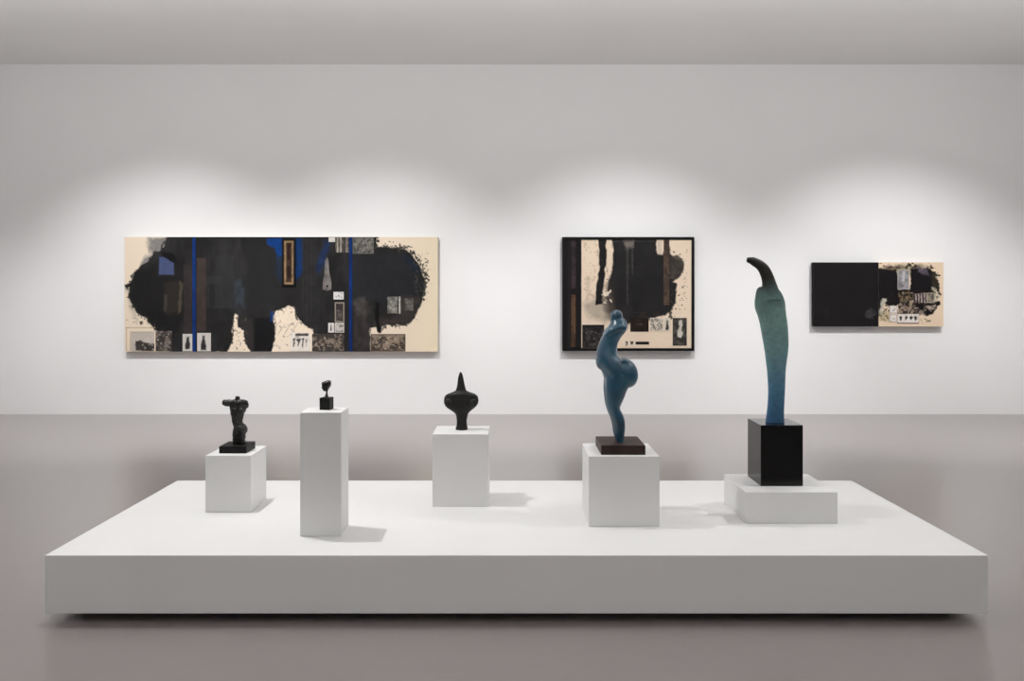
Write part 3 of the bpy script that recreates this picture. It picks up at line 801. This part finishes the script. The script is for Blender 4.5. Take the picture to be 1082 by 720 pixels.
scrap(939.8, 323.2, 948, 331.0, mottled_print(54, (218, 212, 208), (190, 184, 180), 4, .66, (.4, (150, 138, 134)), strokes(54, 942.6, 326, 945.6, 328.6, 3, (90, 80, 80), .7)), 'square white card')
scrap(939.8, 332.2, 947.4, 340.2, mottled_print(55, (218, 212, 206), (190, 184, 180), 4, .66, (.4, (150, 138, 134)), strokes(55, 942.6, 334.6, 945.4, 337.6, 3, (110, 100, 100), .7)), 'square white card')
def birds(p):
    for k, x in enumerate((951.6, 957, 962.4, 967.4)):
        p.poly([(x-1.4, 334.8), (x+.6, 334.2), (x+1.7, 335.6), (x+.9, 338), (x-.4, 339), (x-1, 337)], (48, 42, 42), .5, .9, 2, k*3, 1)
    p.rect(948, 341, 971, 342.3, (120, 66, 66), .3, .2, .8)
scrap(948, 331.8, 971, 342.2, mottled_print(56, (220, 214, 206), (200, 194, 186), 4, .66, (.4, (150, 140, 134)), birds), 'white card with four dark figures')

# ------------------------------------------------------------------ light: ceiling track spots
def spot(loc, target, watts, size, blend=.8, soft=.05, col=(1, .965, .93)):
    l = bpy.data.lights.new('track_spot', 'SPOT')
    l.energy = watts; l.spot_size = math.radians(size); l.spot_blend = blend; l.shadow_soft_size = soft; l.color = col
    o = bpy.data.objects.new('track_spot', l)
    C.objects.link(o)
    o.location = loc
    o.rotation_euler = (Vector(target)-Vector(loc)).to_track_quat('-Z', 'Y').to_euler()
    return o
WL = (1, .995, .998)
for x, w in ((-4.10, 470), (-1.65, 400), (1.40, 435), (4.65, 450)):
    spot((x, 7.35, 4.15), (x, WALL_Y, -.4), w, 80, .85, .06, WL)
for x in (-6.5, 6.6):
    spot((x, 7.35, 4.15), (x, WALL_Y, -1.1), 125, 62, .9, .06, WL)  # extra spots, added to brighten the low outer ends of the back wall
# two small flood heads over the platform
def flood(loc, target, watts, size, spread):
    l = bpy.data.lights.new('track_flood', 'AREA')
    l.shape = 'DISK'; l.size = size; l.energy = watts; l.spread = math.radians(spread); l.color = WL
    o = bpy.data.objects.new('track_flood', l)
    C.objects.link(o)
    o.location = loc
    o.rotation_euler = (Vector(target)-Vector(loc)).to_track_quat('-Z', 'Y').to_euler()
flood((-1.95, 4.72, 4.15), (-.9, 4.6, .3), 33, .07, 125)
flood((3.25, 4.40, 4.15), (1.2, 4.5, .4), 9, .09, 85)
# unseen area lights added as ambient fill, mostly by way of the ceiling
def add_fill(x, y, z, sx_, sy_, watts, tilt=180):
    l = bpy.data.lights.new('added_fill', 'AREA')
    l.shape = 'RECTANGLE'; l.size = sx_; l.size_y = sy_; l.energy = watts; l.color = WL
    o = bpy.data.objects.new('added_fill', l)
    C.objects.link(o)
    o.location = (x, y, z); o.rotation_euler = (math.radians(tilt), 0, 0)
for y, w_ in ((-2.0, 84), (2.0, 104)):
    add_fill(0, y, 3.0, 11, .25, w_)
add_fill(0, 6.0, 3.3, 13.6, .25, 150, 146)  # tilted wash, added to brighten the upper back wall and ceiling

# ------------------------------------------------------------------ world, camera, colour
w = bpy.data.worlds.new('gallery_surroundings')
bpy.context.scene.world = w
w.use_nodes = True
w.node_tree.nodes['Background'].inputs[0].default_value = (1, .99, .98, 1)
w.node_tree.nodes['Background'].inputs[1].default_value = .05

cam = bpy.data.cameras.new('camera')
co = bpy.data.objects.new('camera', cam)
C.objects.link(co)
co.location = (0, 0, EYE)
co.rotation_euler = (math.radians(90), 0, 0)
cam.sensor_width = 36
cam.lens = 36*F/1082
cam.shift_x = (541-HX)/1082
cam.shift_y = (HY-360)/1082
cam.clip_start = .05
sc = bpy.context.scene
sc.camera = co
vs = sc.view_settings
vs.view_transform = 'Standard'; vs.look = 'None'; vs.gamma = 1; vs.exposure = 0.0
vs.use_curve_mapping = False
